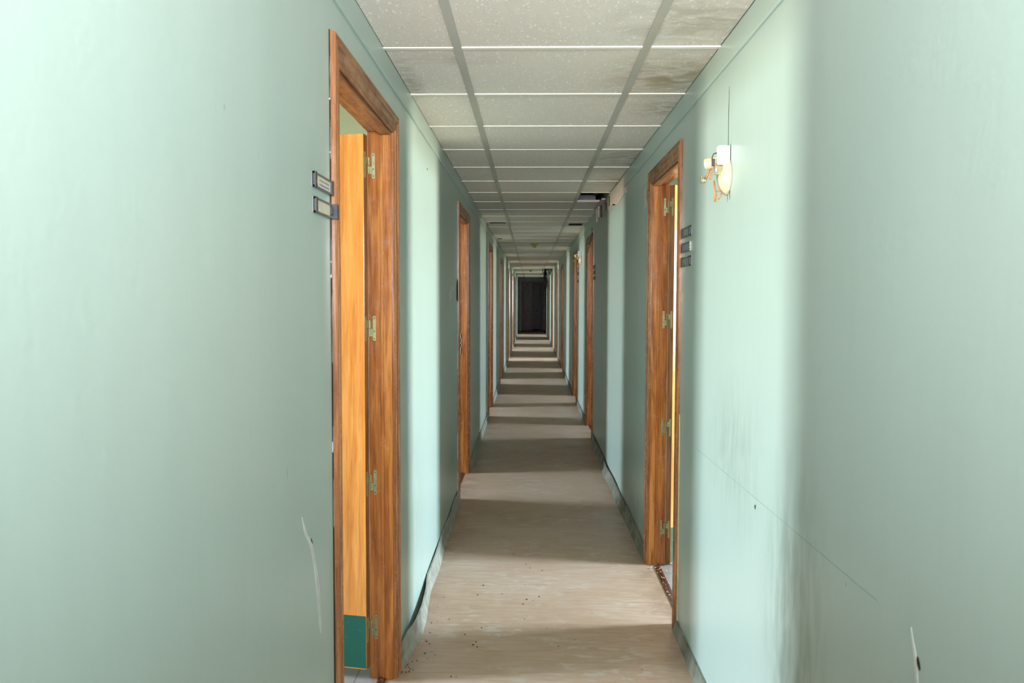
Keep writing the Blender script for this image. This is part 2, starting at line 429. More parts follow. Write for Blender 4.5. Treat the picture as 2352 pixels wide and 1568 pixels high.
# sagging tile pieces
def slab_poly(name, pts, th, mat, **k):
    bm = bmesh.new(); lo = [bm.verts.new(p) for p in pts]; hi = [bm.verts.new((p[0], p[1], p[2]+th)) for p in pts]
    bm.faces.new(lo); bm.faces.new(hi[::-1]); n = len(pts)
    for i in range(n): bm.faces.new((lo[i], lo[(i+1) % n], hi[(i+1) % n], hi[i]))
    return tag(build(name, bm, mat), **k)
xa, xb = strips[1]
slab_poly('ceiling_tile', [(xa+.016, kx(9)+.013, HC+.001), (xb-.016, kx(9)+.013, HC+.001), (xb-.016, kx(10)+.30, HC-.001), (xa+.016, kx(9)+.25, HC+.004)], .014, M_TILE,
          label='broken half of a ceiling tile ending in a slanted edge, in the middle row before the round lamp socket', cat='ceiling tile')
slab_poly('ceiling_tile', [(xa+.016, kx(9)+.26, HC+.016), (xb-.016, kx(10)+.31, HC+.014), (xb-.016, kx(11)-.013, HC+.001), (xa+.016, kx(11)-.013, HC+.001)], .014, M_TILE,
          label='slightly lifted ceiling tile just behind the slanted broken edge in the middle row', cat='ceiling tile')
bm = bmesh.new(); box(bm, BARS[1]+.03, XR-.07, kx(7)+.005, kx(8)-.05, HC+.019, HC+.062)
tag(build('ceiling_tile', bm, M_BOARD, bevel=.002), 'grey loose board lying above the ceiling at the back of the square hole', 'ceiling tile')
bm = bmesh.new(); box(bm, XL-TH-ROOM-.1, XR+TH+ROOM+.1, YN-.1, YF+1.7, HS, HS+.12)
tag(build('ceiling_slab', bm, M_ROOM), 'structural slab above the suspended ceiling and the side rooms', 'ceiling', kind='structure')
# pipe seen inside the hole
bm = bmesh.new(); tube(bm, [(XR-.075, kx(5), HC+.085), (XR-.07, kx(6.5), HC+.08), (XR-.06, kx(9), HC+.09)], .03, 12)
tag(build('conduit', bm, M_CABLE, smooth=True), 'black conduit running above the ceiling, seen in the square hole', 'pipe')

# ------------------------------------------------------------------ baseboards
def strip(name, side, pts, mat, label, th=.008):
    """pts: (y, offset_bottom, offset_top, z_top) - offset from the wall face"""
    s = 1 if side == 'L' else -1; X0 = XL if side == 'L' else XR
    # subdivide smoothly
    P = []
    for i in range(len(pts)-1):
        n = max(1, int((pts[i+1][0]-pts[i][0])/.06)) if len(pts) > 2 else 1
        for j in range(n):
            t = j/n; t2 = t*t*(3-2*t)
            P.append([pts[i][0]+(pts[i+1][0]-pts[i][0])*t] + [pts[i][q]+(pts[i+1][q]-pts[i][q])*t2 for q in (1, 2, 3)])
    P.append(list(pts[-1]))
    bm = bmesh.new(); rings = []
    for y, ob, ot, zt in P:
        om = (ob+ot)/2
        cs = [(ob+.008, 0), (om+.001, .03), (ot, zt-.012), (ot+.001, zt), (ot+.001+th, zt), (ot+th+.001, zt-.014), (om+th+.001, .03), (ob+.008+th, 0)]
        rings.append([bm.verts.new((X0+s*c[0], y, c[1]+.0005)) for c in cs])
    for A, B in zip(rings, rings[1:]):
        for i in range(8): bm.faces.new((A[i], A[(i+1) % 8], B[(i+1) % 8], B[i]))
    bm.faces.new(rings[0]); bm.faces.new(rings[-1])
    return tag(build(name, bm, mat), label, 'baseboard', kind='structure')
order = ['first', 'second', 'third', 'fourth', 'fifth', 'sixth', 'seventh', 'last']
strip('baseboard_left', 'L', [(YN, 0, 0, .07), (2.14, 0, 0, .07)], M_STRIP, 'grey-green rubber skirting on the left wall before the first left door')
strip('baseboard_left', 'L', [(3.125, .0, .0, .075), (3.24, .018, .006, .085), (3.45, .036, .024, .074), (3.62, .034, .026, .070), (3.8, .02, .02, .075), (4.0, .010, .004, .082),
      (4.3, .016, .008, .088), (4.7, .006, .0, .09), (5.1, .012, .006, .085), (5.5, .004, .002, .09), (5.765, .006, .006, .085)], M_STRIP,
      'wavy grey rubber skirting peeling away from the left wall after the first left door')
for i in range(1, len(LD)):
    y0 = LD[i][1]+.003; y1 = LD[i+1][0]-.003 if i+1 < len(LD) else YF
    strip('baseboard_left', 'L', [(y0, 0, 0, .075), ((y0+y1)/2, .006, .003, .08), (y1, 0, 0, .075)], M_STRIP, 'grey skirting on the left wall past the %s left door' % order[i])
strip('baseboard_right', 'R', [(YN, 0, 0, .055), (2.6, .0, .0, .055), (3.0, .008, .0, .055), (3.3, .004, 0, .052), (3.535, .004, .0, .05)], M_STRIPR, 'grey-brown skirting on the right wall before the first right door')
strip('baseboard_right', 'R', [(4.505, .0, .0, .075), (4.7, .006, 0, .078), (5.2, .01, .002, .08), (5.7, .02, .006, .075), (6.2, .014, .01, .085), (6.7, .03, .016, .075), (7.2, .012, .002, .08), (7.8, .022, .01, .075), (8.395, 0, 0, .07)],
      M_STRIPR, 'uneven dirty skirting on the right wall between the first and second right doors')
for i in range(1, len(RD)):
    y0 = RD[i][1]+.003; y1 = RD[i+1][0]-.003 if i+1 < len(RD) else YF
    strip('baseboard_right', 'R', [(y0, 0, 0, .07), ((y0+y1)/2, .008, .003, .075), (y1, 0, 0, .07)], M_STRIPR, 'grey skirting on the right wall past the %s right door' % order[i])

# ------------------------------------------------------------------ doors
def casing(bm, W2, H, s, profile, cw=CW):
    """moulded architrave; local u along corridor, v into room (proud = -v)"""
    path = lambda wv: [(-(W2-wv), 0), (-(W2-wv), H-wv), ((W2-wv), H-wv), ((W2-wv), 0)]
    rings = [[], [], [], []]
    for (wv, t) in profile:
        for i, (uu, zz) in enumerate(path(wv)):
            rings[i].append(bm.verts.new((-s*t, uu, zz)))
    n = len(profile)
    for i in range(3):
        for k in range(n-1):
            fc = bm.faces.new((rings[i][k], rings[i][k+1], rings[i+1][k+1], rings[i+1][k])); fc.material_index = 1 if i == 1 else 0
        fc = bm.faces.new((rings[i][0], rings[i][-1], rings[i+1][-1], rings[i+1][0])); fc.material_index = 1 if i == 1 else 0
    bm.faces.new(rings[0]); bm.faces.new(rings[3])
PROF = [(0, 0), (0, .011), (.003, .015), (.008, .016), (.012, .012), (.016, .012), (.020, .016), (.027, .0165), (.032, .012), (.048, .010), (.053, .0125), (.058, .011), (.062, .007), (CW, .006), (CW, 0)]
def hinge_mesh(bm, M4, flip=1):
    """plate in local XZ plane, knuckle along z at x=0, plate extends +x ; normal y"""
    def plate(x0, x1, z0, z1, rnd_=.0055):
        pts = []
        n = 6; cx = (x0+x1)/2; rr = (x1-x0)/2
        for i in range(n+1):
            a = math.pi*i/n; pts.append((cx+rr*math.cos(a), z1-rr+rr*math.sin(a)))
        for i in range(n+1):
            a = math.pi+math.pi*i/n; pts.append((cx+rr*math.cos(a), z0+rr+rr*math.sin(a)))
        A = [bm.verts.new(M4 @ Vector((p[0]*flip, 0, p[1]))) for p in pts]; B = [bm.verts.new(M4 @ Vector((p[0]*flip, -.0022, p[1]))) for p in pts]
        bm.faces.new(A); bm.faces.new(B[::-1])
        for i in range(len(A)): bm.faces.new((A[i], A[(i+1) % len(A)], B[(i+1) % len(A)], B[i]))
    plate(.011, .0225, -.047, .047)
    box(bm, *((.003, .012) if flip > 0 else (-.012, -.003)), -.0022, 0, -.030, -.003, 0, M4)
    for z in (.038, -.012, -.038):
        c = M4 @ Vector((.0168*flip, -.0024, z)); d = M4 @ Vector((.0168*flip, -.0032, z))
        tube(bm, [c, d], .0022, 8, 1)
    for z0, z1 in ((-.030, -.001), (.001, .030)):
        tube(bm, [M4 @ Vector((0, -.003, z0)), M4 @ Vector((0, -.003, z1))], .0042, 10)
HZ = [.20, .755, 1.335, 1.935]
def make_door(idx, side, a, b, hinge, ang, label, top_leaf=2.045, kick=.21, gap=.012):
    s = -1 if side == 'L' else 1; X0 = XL if s < 0 else XR
    W2 = (b-a)/2; c = (a+b)/2; I2 = W2-CW+.004      # half clear width at casing inner edge
    root = empty('door_%d' % idx, (X0, c, 0), label=label, cat='door', kind='structure')
    bm = bmesh.new(); casing(bm, W2, TOP, s, PROF)
    build('casing', bm, [M_WOOD_V, M_WOOD_H], root)
    # lining + stop, with rebate on the room side
    HJ = TOP-CW+.004; J = .02; REB = .047; ST = .011
    def bx(bm, v0, v1, u0, u1, z0, z1, mi=0): box(bm, min(s*v0, s*v1), max(s*v0, s*v1), u0, u1, z0, z1, mi)
    bm = bmesh.new()
    for q in (-1, 1):
        u0, u1 = sorted((q*I2, q*(I2+J)))
        bx(bm, .0, TH, u0, u1, 0, HJ)
        bx(bm, TH, TH+.010, min(q*(I2+.002), q*(I2+.065)), max(q*(I2+.002), q*(I2+.065)), 0, HJ+.065)   # room-side trim
    bx(bm, .0, TH, -I2-J, I2+J, HJ, HJ+J, 1); bx(bm, TH, TH+.010, -I2-.065, I2+.065, HJ+.002, HJ+.065, 1)
    build('jamb', bm, [M_WOOD_JAMB, M_WOOD_H], root)
    bm = bmesh.new()
    for q in (-1, 1):
        u0, u1 = sorted((q*(I2-ST), q*I2))
        bx(bm, .003, REB-.012, u0, u1, 0, HJ-ST)
        u0, u1 = sorted((q*(I2-ST+.004), q*I2)); bx(bm, REB-.012, REB, u0, u1, 0, HJ-ST)
    bx(bm, .003, REB, -I2, I2, HJ-ST, HJ, 1)
    build('door_stop', bm, [M_WOOD_JAMB, M_WOOD_H], root, bevel=.0025)
    # threshold
    bm = bmesh.new(); bx(bm, .030, .062, -I2, I2, 0.0005, .004); bx(bm, .038, .044, -I2, I2, .004, .006); bx(bm, .050, .055, -I2, I2, .004, .006)
    build('threshold', bm, M_WOOD_DARK, root)
    # leaf, pivoting on the room side of the hinge jamb
    q = 1 if hinge == 'far' else -1
    LT = .036; LW = 2*I2-.006
    pv = (s*(TH+.005), q*(I2-.001))
    # closed leaf in local leaf frame: extends along -q u from pivot, thickness from v=TH back to TH-LT
    th_ = math.radians(ang)
    # rotation turning direction (0,-q) towards (s,0)
    rot = Matrix.Rotation(th_*(s*q), 4, 'Z')
    ML = Matrix.Translation((pv[0], pv[1], 0)) @ rot
    leaf_bm = bmesh.new()
    v0, v1 = -.005-LT, -.005
    xs = sorted((s*v0, s*v1)); us = sorted((-q*.003, -q*(LW)))
    box(leaf_bm, xs[0], xs[1], us[0], us[1], gap, top_leaf, 0, ML)
    leaf_bm.normal_update()
    bmesh.ops.recalc_face_normals(leaf_bm, faces=leaf_bm.faces)
    nrm = (rot @ Vector((s, 0, 0)))
    for fc in leaf_bm.faces: fc.material_index = 0 if abs(fc.normal.dot(nrm)) > .9 else 1
    leaf = build('door_leaf', leaf_bm, [M_LEAF, M_LEAFEDGE], root, bevel=.0015)
    # kick plate on corridor face
    kb = bmesh.new(); xk = sorted((s*(v0-.0015), s*(v0+.001)))
    us = sorted((-q*.006, -q*(LW-.004)))
    box(kb, xk[0], xk[1], us[0], us[1], gap+.006, gap+kick, 0, ML)
    build('kick_plate', kb, M_KICK, leaf)
    hb = bmesh.new()   # lever handle with long plate, both faces
    for xv, sg in ((v0, -1), (v1, 1)):
        xk = sorted((s*xv, s*(xv+sg*.004))); uu = -q*(LW-.06)
        box(hb, xk[0], xk[1], uu-.02, uu+.02, .93, 1.13, 0, ML)
        tube(hb, [ML @ Vector((s*(xv+sg*t), uu, 1.08)) for t in (0, .045)], .008, 10)
        tube(hb, [ML @ Vector((s*(xv+sg*.045), uu+q*t, 1.08)) for t in (-.006, .11)], .008, 10)
    build('door_handle', hb, M_STEEL, leaf)
    # hinges: plate on jamb, plate on the leaf edge
    for z in HZ:
        hm = bmesh.new()
        MJ = Matrix.Translation((pv[0]-s*.001, q*(I2), z))
        if q < 0: MJ = MJ @ Matrix.Rotation(math.pi, 4, 'Z')
        hinge_mesh(hm, MJ, flip=-s*q)
        # leaf-side plate, on the leaf's hinge edge
        pl = bmesh.new
        y0, y1 = sorted((-q*.0026, -q*.0034+q*0.0))
        xk = sorted((s*(-.0345), s*(-.023)))
        box(hm, xk[0], xk[1], min(-q*.0015, -q*.0032), max(-q*.0015, -q*.0032), z-.047, z+.047, 0, ML)
        xk = sorted((s*(-.023), s*(0)))
        box(hm, xk[0], xk[1], min(-q*.0015, -q*.0032), max(-q*.0015, -q*.0032), z+.003, z+.03, 0, ML)
        build('hinge', hm, [M_HINGE, M_SCREW], root)
    # strike plate on the closing jamb
    sb = bmesh.new(); x0, x1 = sorted((s*.052, s*.072)); u0, u1 = sorted((-q*I2, -q*(I2-.0018)))
    for z0, z1 in ((.99, 1.045), (1.075, 1.085), (1.115, 1.155)): box(sb, x0, x1, u0, u1, z0, z1)
    for xx in ((s*.052, s*.057), (s*.067, s*.072)): box(sb, min(xx), max(xx), u0, u1, .99, 1.155)
    u0, u1 = sorted((-q*I2, -q*(I2-.0006)))
    box(sb, x0, x1, u0, u1, 1.03, 1.13, 1)
    build('strike_plate', sb, [M_STEEL, M_SCREW], root)
    return root
deg_far = {}
nL = ['first', 'second', 'third', 'fourth', 'fifth', 'sixth', 'seventh', 'eighth']
for i, (a, b, h) in enumerate(LD):
    lab = 'nearest left doorway, orange leaf with teal kick plate swung into the room' if i == 0 else \
          ('second left doorway, plain brown jamb with a strike plate, leaf out of sight' if i == 1 else '%s brown wooden doorway along the left wall counting from the camera' % nL[i])
    make_door(i+1, 'L', a, b, h, 101 if i == 0 else 96, lab, 2.045, .21 if i else .205, .05 if i == 0 else .012)
for i, (a, b, h) in enumerate(RD):
    lab = 'nearest right doorway, open leaf showing its oak edge, hinges and a sunlit orange face' if i == 0 else \
          ('second right doorway, dark brown frame with a torn strip hanging at its top corner' if i == 1 else '%s brown wooden doorway along the right wall counting from the camera' % nL[i])
    make_door(i+9, 'R', a, b, h, 131 if i == 0 else 96, lab, 2.05, .2, .012)

# far door
M_FARLEAF = wood('reddish_brown_oak', srgb(138, 70, 38), srgb(112, 54, 30), srgb(74, 36, 22), 2, .3)
root = empty('door_17', ((FD0+FD1)/2, YF, 0), label='dark brown double door at the far end of the corridor, right leaf open on darkness', cat='door', kind='structure')
W2 = (FD1-FD0)/2
bm = bmesh.new()
for x0, x1, z0, z1 in ((-W2, -W2+.08, 0, FDT), (W2-.08, W2, 0, FDT), (-W2+.08, W2-.08, FDT-.08, FDT)): box(bm, x0, x1, -.02, 0.1, z0, z1)
build('casing', bm, M_WOOD_DARK, root, bevel=.004)
bm = bmesh.new(); box(bm, -W2+.08, -.02, .01, .05, .01, FDT-.08); box(bm, -W2+.15, -.09, 0, .01, .2, .9); box(bm, -W2+.15, -.09, 0, .01, 1.05, 1.95)
leafA = build('door_leaf', bm, M_FARLEAF, root, bevel=.003)
bm = bmesh.new(); box(bm, W2-.12, W2-.08, .06, .5, .01, FDT-.08)
leafB = build('door_leaf', bm, M_WOOD_DARK, root, bevel=.003)
bm = bmesh.new(); tube(bm, [(-.05, -.04, .85), (-.05, -.04, 1.2)], .009, 8); tube(bm, [(-.05, .01, .87), (-.05, -.04, .87)], .006, 8); tube(bm, [(-.05, .01, 1.18), (-.05, -.04, 1.18)], .006, 8)
build('door_handle', bm, M_STEEL, leafA)

# ------------------------------------------------------------------ damage on the walls
def blobs(name, side, pts, mat, parent, th=.0012, jitter=0, seed=1):
    """irregular chip outlined by (y, z) points, lying on the wall"""
    rr = random.Random(seed); s = 1 if side == 'L' else -1; X0 = XL if side == 'L' else XR
    P = []
    for i in range(len(pts)):
        p, q2 = pts[i], pts[(i+1) % len(pts)]
        n = 4 if jitter else 1
        for j in range(n):
            t = j/n; P.append((p[0]+(q2[0]-p[0])*t+rr.uniform(-1, 1)*jitter, p[1]+(q2[1]-p[1])*t+rr.uniform(-1, 1)*jitter))
    bm = bmesh.new(); A = [bm.verts.new((X0+s*0.0002, *p)) for p in P]; B = [bm.verts.new((X0+s*th, *p)) for p in P]
    bm.faces.new(B); bm.faces.new(A[::-1])
    for i in range(len(A)): bm.faces.new((A[i], A[(i+1) % len(A)], B[(i+1) % len(A)], B[i]))
    bmesh.ops.triangulate(bm, faces=bm.faces)
    return build(name, bm, mat, parent)
Z = lambda z: z+CAM_H
# pale scuffs on the near walls
def streak(name, side, line, mat, parent, th=.001):
    """line: (y, z, half width) down the streak"""
    L = [(y-w_, z) for y, z, w_ in line]; R_ = [(y+w_, z) for y, z, w_ in reversed(line)]
    return blobs(name, side, L+R_, mat, parent, th)
streak('plaster_scar', 'L', [(1.812, .957, .001), (1.828, .93, .006), (1.845, .905, .007), (1.868, .89, .009), (1.89, .865, .010), (1.915, .82, .009), (1.935, .77, .013), (1.95, .72, .012), (1.96, .67, .010), (1.965, .63, .003)], M_SCUFF, wallL)
streak('nail_hole', 'L', [(1.880, .889, .0005), (1.886, .882, .003), (1.892, .876, .002), (1.895, .872, .0005)], M_HOLE, wallL, .0016)
streak('plaster_scar', 'R', [(1.376, .897, .0005), (1.372, .88, .0045), (1.362, .862, .005), (1.356, .84, .005), (1.346, .80, .005), (1.335, .76, .006), (1.327, .72, .005)], M_SCUFF, wallR)
streak('nail_hole', 'R', [(1.349, .858, .0005), (1.347, .851, .004), (1.344, .844, .004), (1.341, .838, .0005)], M_HOLE, wallR, .0016)
streak('nail_hole', 'R', [(2.336, .862, .001), (2.34, .857, .005), (2.338, .848, .001)], M_HOLE, wallR, .0012)
blobs('nail_hole', 'L', [(4.07, 2.085), (4.085, 2.085), (4.085, 2.078), (4.07, 2.078)], M_HOLE, wallL, .0012)
blobs('scratch_line', 'R', [(3.17, .871), (1.512, .892), (1.512, .890), (3.17, .8685)], mat_simple('green_grey_scratch', srgb(150, 170, 157), .5), wallR, .0005)
# broken plaster by the second left door
blobs('plaster_scar', 'L', [(5.22, 1.46), (5.30, 1.53), (5.44, 1.50), (5.54, 1.53), (5.60, 1.46), (5.50, 1.41), (5.4, 1.43), (5.3, 1.40)], M_SCUFF, wallL, .0015, .012, 8)
blobs('plaster_hole', 'L', [(5.69, 1.52), (5.72, 1.58), (5.755, 1.56), (5.762, 1.46), (5.74, 1.42), (5.69, 1.44)], M_HOLE, wallL, .003, .005, 9)
for j, (y, z0, z1) in enumerate(((5.745, .3, .5), (5.75, .95, 1.2), (5.745, 1.75, 2.1), (5.752, .05, .22))):
    blobs('paint_chip', 'L', [(y, z0), (y+.02, z0+.02), (y+.02, z1), (y+.004, z1-.03)], M_SCUFF, wallL, .003, .003, 20+j)
# filler crumbling away along the near edge of the first left casing
blobs('filler_gap', 'L', [(2.099, .02), (2.105, .02), (2.105, 2.125), (2.100, 2.125)], M_HOLE, wallL, .002, .0006, 31)
for j, (z0, z1) in enumerate(((.85, .98), (1.05, 1.12), (1.28, 1.46), (1.5, 1.6), (1.80, 1.90), (1.95, 2.06))):
    blobs('filler_chip', 'L', [(2.100, z0), (2.104, z0+.01), (2.104, z1), (2.101, z1-.02)], M_SCUFF, wallL, .0022, .0008, 40+j)
# cream paint line beside the first right casing
blobs('paint_chip', 'R', [(3.522, .05), (3.538, .05), (3.538, .95), (3.53, .93), (3.524, .5)], mat_simple('cream_old_paint', srgb(214, 210, 160), .7), wallR, .003, .002, 50)
blobs('plaster_scar', 'R', [(4.62, 2.07), (4.72, 2.09), (4.74, 2.02), (4.70, 1.94), (4.60, 1.97)], M_PLASTER, wallR, .0015, .008, 51)
# bare plaster under the ceiling beyond the first right door
blobs('bare_plaster_strip', 'R', [(5.62, 2.16), (5.72, 2.29), (7.75, 2.295), (7.85, 2.22), (7.4, 2.17), (6.6, 2.185), (6.1, 2.15)], M_PLASTER, wallR, .003, .012, 60)
for j, (y, z0, z1) in enumerate(((6.75, 2.2, 2.28), (7.05, 2.19, 2.26), (7.5, 2.18, 2.29))):
    blobs('plaster_hole', 'R', [(y, z0), (y+.035, z0), (y+.06, z1), (y+.01, z1)], M_HOLE, wallR, .005, .005, 70+j)
# flap of torn trim hanging at the ceiling edge
bm = bmesh.new()
for (y, z, dz, dy) in ((7.55, 2.285, -.10, .10), (7.75, 2.29, -.13, .05)):
    box(bm, XR-.035, XR-.02, y, y+.05, z+dz, z)
box(bm, XR-.045, XR-.012, 7.05, 7.9, 2.284, 2.297)
tag(build('torn_trim', bm, M_PLASTER, bevel=.002), 'torn pale strip hanging from the ceiling edge beyond the square hole', 'torn trim')
# torn strip at the second right door head
bm = bmesh.new(); tube(bm, [(XR-.02, 8.45, 2.16), (XR-.022, 8.42, 2.10), (XR-.03, 8.55, 2.02), (XR-.03, 8.75, 1.98), (XR-.02, 9.0, 1.95)], .006, 8)
tag(build('hanging_strip', bm, M_WOOD_DARK, smooth=True), 'dark torn strip curling across the top corner of the second right doorway', 'torn trim')

# dark plates on the ceiling, standing in for the shade inside its gaps
bm = bmesh.new(); box(bm, BARS[1]+.05, XR-.05, kx(10)+.22, kx(10)+.42, HC-.0035, HC+.0005)
build('broken_edge_shade', bm, M_HOLE, ceil_o)
bm = bmesh.new(); box(bm, XL+.03, XL+.10, 11.85, 11.97, HC-.004, HC-.001); box(bm, XL+.05, BARS[0]-.03, 9.35, 9.42, HC-.004, HC-.0005)
build('open_joint_shade', bm, M_HOLE, ceil_o)

# ------------------------------------------------------------------ room signs
def sign(side, y0, y1, z0, z1, kind, label, group, near_cap=True, far_shift=0.0):
    s = 1 if side == 'L' else -1; X0 = XL if side == 'L' else XR
    yc, zc = (y0+y1)/2, (z0+z1)/2; w2, h2 = (y1-y0)/2, (z1-z0)/2
    root = empty('room_sign', (X0, yc, zc), label=label, cat='sign', group=group)
    def bb(a, b, ya, yb, za, zb, bm, mi=0): box(bm, min(s*a, s*b), max(s*a, s*b), ya, yb, za, zb, mi)
    bm = bmesh.new(); bb(0, .003, -w2, w2, -h2, h2, bm); bb(.003, .007, -w2, w2, h2-.004, h2, bm); bb(.003, .007, -w2, w2, -h2, -h2+.004, bm)
    build('holder', bm, M_SIGNFRAME, root)
    bm = bmesh.new(); c0 = -w2+.012; c1 = w2-.012
    if kind == 'blank': c0 += .02; c1 -= .012
    bb(.003, .0042, c0, c1, -h2+.0042, h2-.0042, bm)
    card = build('card', bm, M_CARDG if kind == 'grey' else M_CARD, root)
    if kind == 'logo':
        bm = bmesh.new(); bb(.0042, .0046, c0+.006, c0+.024, -.003, .010, bm); bb(.0042, .0046, c0+.010, c0+.020, -.006, -.003, bm); build('yellow_emblem', bm, M_INKY, card)
        bm = bmesh.new(); bb(.0042, .0046, c0+.014, c0+.026, -.012, -.006, bm); build('violet_mark', bm, M_INKB, card)
        bm = bmesh.new()
        rr = random.Random(5)
        for zz, m in ((.004, 0), (-.006, 1)):
            y = c0+.042
            while y < c1-.02:
                l = rr.uniform(.006, .014); bb(.0042, .0045, y, y+l, zz-.0022, zz+.0022, bm, m); y += l+.0035
        build('faded_lettering', bm, [M_INKG, M_INKB], card)
    for q, sh in ((-1, 0), (1, far_shift)):
        if q == -1 and not near_cap: continue
        bm = bmesh.new(); ya = q*w2+sh; bb(0, .019 if sh else .0095, min(ya, ya-q*.012), max(ya, ya-q*.012), -h2-.001, h2+.001, bm)
        if sh: bb(0.0012, .0085, ya-.022, ya-.012, -h2+.009, h2-.009, bm)
        build('end_cap', bm, M_BLACK, root, bevel=.001)
    if not near_cap:
        bm = bmesh.new()
        for k, zz in enumerate((-.014, -.004, .006, .014)): bb(.001, .006, -w2+.001, -w2+.006+.002*(k % 2), zz-.004, zz+.003, bm)
        build('glue_residue', bm, M_WHITE2, root)
    return root
sign('L', 1.925, 2.10, 1.709, 1.744, 'logo', 'name plate with yellow emblem and faded lettering, upper one left of the nearest left doorway', 'name plates by the nearest left doorway')
sign('L', 1.932, 2.105, 1.650, 1.686, 'blank', 'name plate with blank cream card and slipped black end cap, under the lettered one', 'name plates by the nearest left doorway', True, .006)
for z, kk, lab in ((1.704, True, 'grey blank name plate, topmost of three right of the nearest right doorway'),
                   (1.642, False, 'grey name plate with a missing end cap and white glue crumbs, middle of three'),
                   (1.583, True, 'grey blank name plate, lowest of three right of the nearest right doorway')):
    sign('R', 3.335, 3.50, z, z+.038, 'grey', lab, 'name plates by the nearest right doorway', kk)
for z, w_ in ((1.745, 'topmost'), (1.69, 'middle'), (1.635, 'lowest')):
    sign('R', 8.2, 8.36, z, z+.036, 'grey', 'small dark name plate beside the second right doorway, %s of three' % w_, 'name plates by the second right doorway')
for z, w_ in ((1.76, 'upper'), (1.66, 'lower')):
    sign('R', 11.06, 11.22, z, z+.036, 'grey', 'small dark name plate beside the third right doorway, %s of two' % w_, 'name plates by the third right doorway')

# ------------------------------------------------------------------ stripped wall lamps
def wall_lamp(y, z, label, sc=1.0):
    root = empty('wall_lamp', (XR, y, z), label=label, cat='wall lamp', group='stripped wall lamps on the right wall')
    # frame: lathe axis -> -X ; local coordinates x<0 = into the corridor, y along corridor (near = -)
    A = Matrix.Rotation(-math.pi/2, 4, 'Y')       # z -> -x
    bm = bmesh.new()
    T = Matrix.Translation((0, 0, -.018)) @ A
    lathe(bm, [(.053, 0), (.054, .004), (.051, .009), (.044, .017), (.033, .024), (.017, .029), (.006, .030)], T, 40)
    build('back_dish', bm, M_WHITE, root, smooth=True)
    # bracket post and socket turned towards the corridor's depth
    bm = bmesh.new()
    tube(bm, [(-.018, .0, .022), (-.032, .004, .026), (-.044, .008, .026)], [.017, .016, .0155], 16)
    build('socket_stem', bm, M_WHITE, root, smooth=True)
    bm = bmesh.new()
    base = Vector((-.040, .008, .024)); d = Vector((-.75, .30, -.12)).normalized()
    prof = [(0, .0165), (.003, .0185), (.006, .0185), (.008, .0165), (.011, .0185), (.014, .0185), (.016, .0165), (.019, .018), (.024, .0165), (.027, .012)]
    tube(bm, [base+d*t for t, _ in prof], [r_ for _, r_ in prof], 20)
    build('lamp_socket', bm, M_WHITE, root, smooth=True)
    # white square-cut cover piece above
    bm = bmesh.new(); box(bm, -.036, -.002, -.034, -.006, .012, .068)
    build('terminal_cover', bm, M_WHITE2, root, bevel=.003)
    bm = bmesh.new(); tube(bm, [(-.034, -.012, .050), (-.046, -.014, .046), (-.050, -.014, .034), (-.048, -.012, .02)], .0016, 8); box(bm, -.050, -.042, -.018, -.008, .012, .032)
    build('wire_terminal', bm, M_BLACK, root)
    bm = bmesh.new(); box(bm, -.044, -.012, -.026, -.022, -.016, .010); box(bm, -.044, -.038, -.030, -.022, -.008, .004, 1)
    build('metal_tag', bm, [M_TAG, M_STEEL], root, bevel=.0008)
    bm = bmesh.new(); tube(bm, [(-.042, -.016, .016), (-.036, -.02, .010), (-.02, -.024, .008), (-.010, -.024, .009)], .003, 8)
    build('copper_bracket', bm, M_COPPER, root, smooth=True)
    # left arm with clip
    bm = bmesh.new(); tube(bm, [(-.050, .004, .006), (-.056, .006, -.008), (-.062, .008, -.020), (-.064, .01, -.026)], [.0022, .003, .004, .003], 8)
    build('left_arm', bm, M_COPPER, root, smooth=True)
    bm = bmesh.new(); box(bm, -.076, -.062, .004, .016, -.032, -.024); box(bm, -.077, -.074, .004, .016, -.034, -.014); tube(bm, [(-.070, .01, -.036), (-.070, .01, -.018)], .0035, 10)
    build('left_clip', bm, M_TAG, root, bevel=.0006)
    # lower arm and forked prongs
    bm = bmesh.new(); box(bm, -.046, -.041, -.006, .004, -.036, .000, 0, Matrix.Rotation(.25, 4, 'Y'))
    build('lower_bar', bm, mat_simple('brown_oxidised_strip', srgb(176, 132, 100), .6), root)
    bm = bmesh.new()
    tube(bm, [(-.040, .0, -.030), (-.036, .0, -.060), (-.035, .0, -.072), (-.037, 0, -.090)], [.0022, .0024, .003, .0034], 8)
    tube(bm, [(-.034, .0, -.060), (-.018, -.004, -.060), (-.020, -.004, -.072), (-.028, -.002, -.084)], .0022, 8)
    build('prong', bm, M_COPPER, root, smooth=True)
    return root
wl = wall_lamp(2.735, 1.868, 'broken white wall lamp holder with copper prongs right of the nearest right doorway'); wl.scale = (1.12, 1.12, 1.12)
wl = wall_lamp(10.5, 1.955, 'distant broken lamp holder near the third right doorway'); wl.scale = (1.3, 1.3, 1.3)
# crack lines above and below the lamp
blobs('hairline_crack', 'R', [(2.735, 1.93), (2.738, 2.06), (2.733, 2.14), (2.736, 2.06), (2.732, 1.93)], M_HOLE, wallR, .0008, .0006, 80)
blobs('hairline_crack', 'R', [(2.70, 1.80), (2.703, 1.86), (2.706, 1.80), (2.703, 1.77)], M_HOLE, wallR, .0008, .0004, 81)

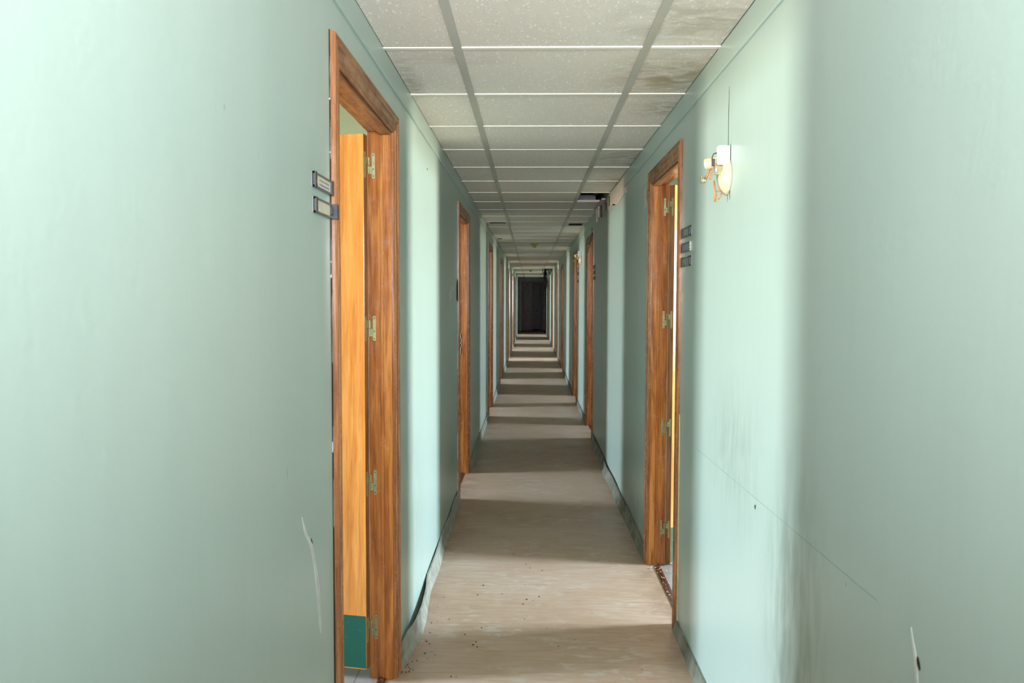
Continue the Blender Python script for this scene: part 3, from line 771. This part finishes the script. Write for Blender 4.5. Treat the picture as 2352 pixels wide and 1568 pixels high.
# ------------------------------------------------------------------ ceiling lamp sockets
for y, x, lab in ((13.0, .06, 'yellowed round lamp socket on the ceiling, the nearer of two'), (25.2, 0.0, 'yellowed round lamp socket on the ceiling, the farther of two')):
    root = empty('ceiling_lamp', (x, y, HC-.003), label=lab, cat='ceiling lamp', group='yellowed ceiling lamp sockets')
    F_ = Matrix.Rotation(math.pi, 4, 'X')
    bm = bmesh.new(); lathe(bm, [(.062, 0), (.062, .008), (.05, .018), (.03, .024)], F_, 28); build('base', bm, M_YELLOWED, root, smooth=True)
    bm = bmesh.new(); lathe(bm, [(.026, .02), (.026, .055), (.022, .06)], F_, 20); build('socket', bm, M_YELLOWED, root, smooth=True)

# ------------------------------------------------------------------ hanging cables
root = empty('hanging_cables', (.50, 24.3, HC), label='bundle of black cables hanging out of the ceiling far down on the right', cat='cable')
rr = random.Random(11)
for i in range(7):
    bm = bmesh.new(); x = -.07+rr.uniform(-.02, .05); pts = [(x, 0, .12)]; L_ = rr.uniform(.5, 1.25)
    for j in range(1, 10):
        t = j/9; pts.append((x-.10*t*t*(.4+.6*rr.random())+.012*math.sin(j+i), rr.uniform(-.01, .01), .05-L_*t))
    tube(bm, pts, .013, 6); build('cable', bm, M_CABLE, root, smooth=True)
for i, (xs, dep) in enumerate((((-.15, -.07), .13), ((0.0, .06), .11), ((.05, .10), .16), ((.02, .13), .09))):
    bm = bmesh.new(); pts = [(xs[0]+(xs[1]-xs[0])*t, .02*i, -dep*math.sin(math.pi*t)-.003) for t in [k/8 for k in range(9)]]
    tube(bm, pts, .009, 6); build('cable_loop', bm, M_CABLE, root, smooth=True)
bm = bmesh.new(); tube(bm, [(-.02, 0, -.25), (.0, 0, -.40), (.04, 0, -.52), (.075, 0, -.62)], .008, 6); build('loose_end', bm, M_CABLE, root, smooth=True)
bm = bmesh.new(); box(bm, -.11, .14, -.05, .05, -.012, .0); build('slot_darkness', bm, M_BLACK, root)  # solid black box stands in for the darkness of the ceiling opening

# ------------------------------------------------------------------ grit on the floor
def grit(name, spots, mat, n, seed, label):
    rr = random.Random(seed); bm = bmesh.new()
    for _ in range(n):
        cx, cy2, sx_, sy_ = rr.choice(spots); x = rr.gauss(cx, sx_); y = rr.gauss(cy2, sy_); r_ = rr.uniform(.0012, .0042)
        x = min(max(x, cx-2*sx_), cx+2*sx_)
        m = Matrix.Translation((x, y, r_*.35+.0045*(x > XR or x < XL))) @ Matrix.Rotation(rr.uniform(0, 3), 4, 'Z') @ Matrix.Diagonal((1.5, .9, .7, 1))
        bmesh.ops.create_icosphere(bm, subdivisions=1, radius=r_, matrix=m)
    return tag(build(name, bm, mat), label, 'debris', kind='stuff')
SP = [(XR+.04, 4.38, .02, .05), (XR+.045, 4.1, .012, .16), (XR-.03, 4.55, .02, .06), (XL-.04, 2.99, .02, .04), (XL-.045, 2.9, .012, .08), (XL+.03, 3.14, .02, .04)]
grit('plaster_crumbs', SP[:2], M_GRIT, 60, 1, 'pale plaster crumbs scattered along the threshold of the nearest right doorway')
grit('brown_grit', SP[3:] + [(-.1, 3.9, .17, .6), (-.42, 3.5, .03, .2)], M_DUST, 120, 2, 'dark grit by the first left threshold and over the floor beside the skirting')
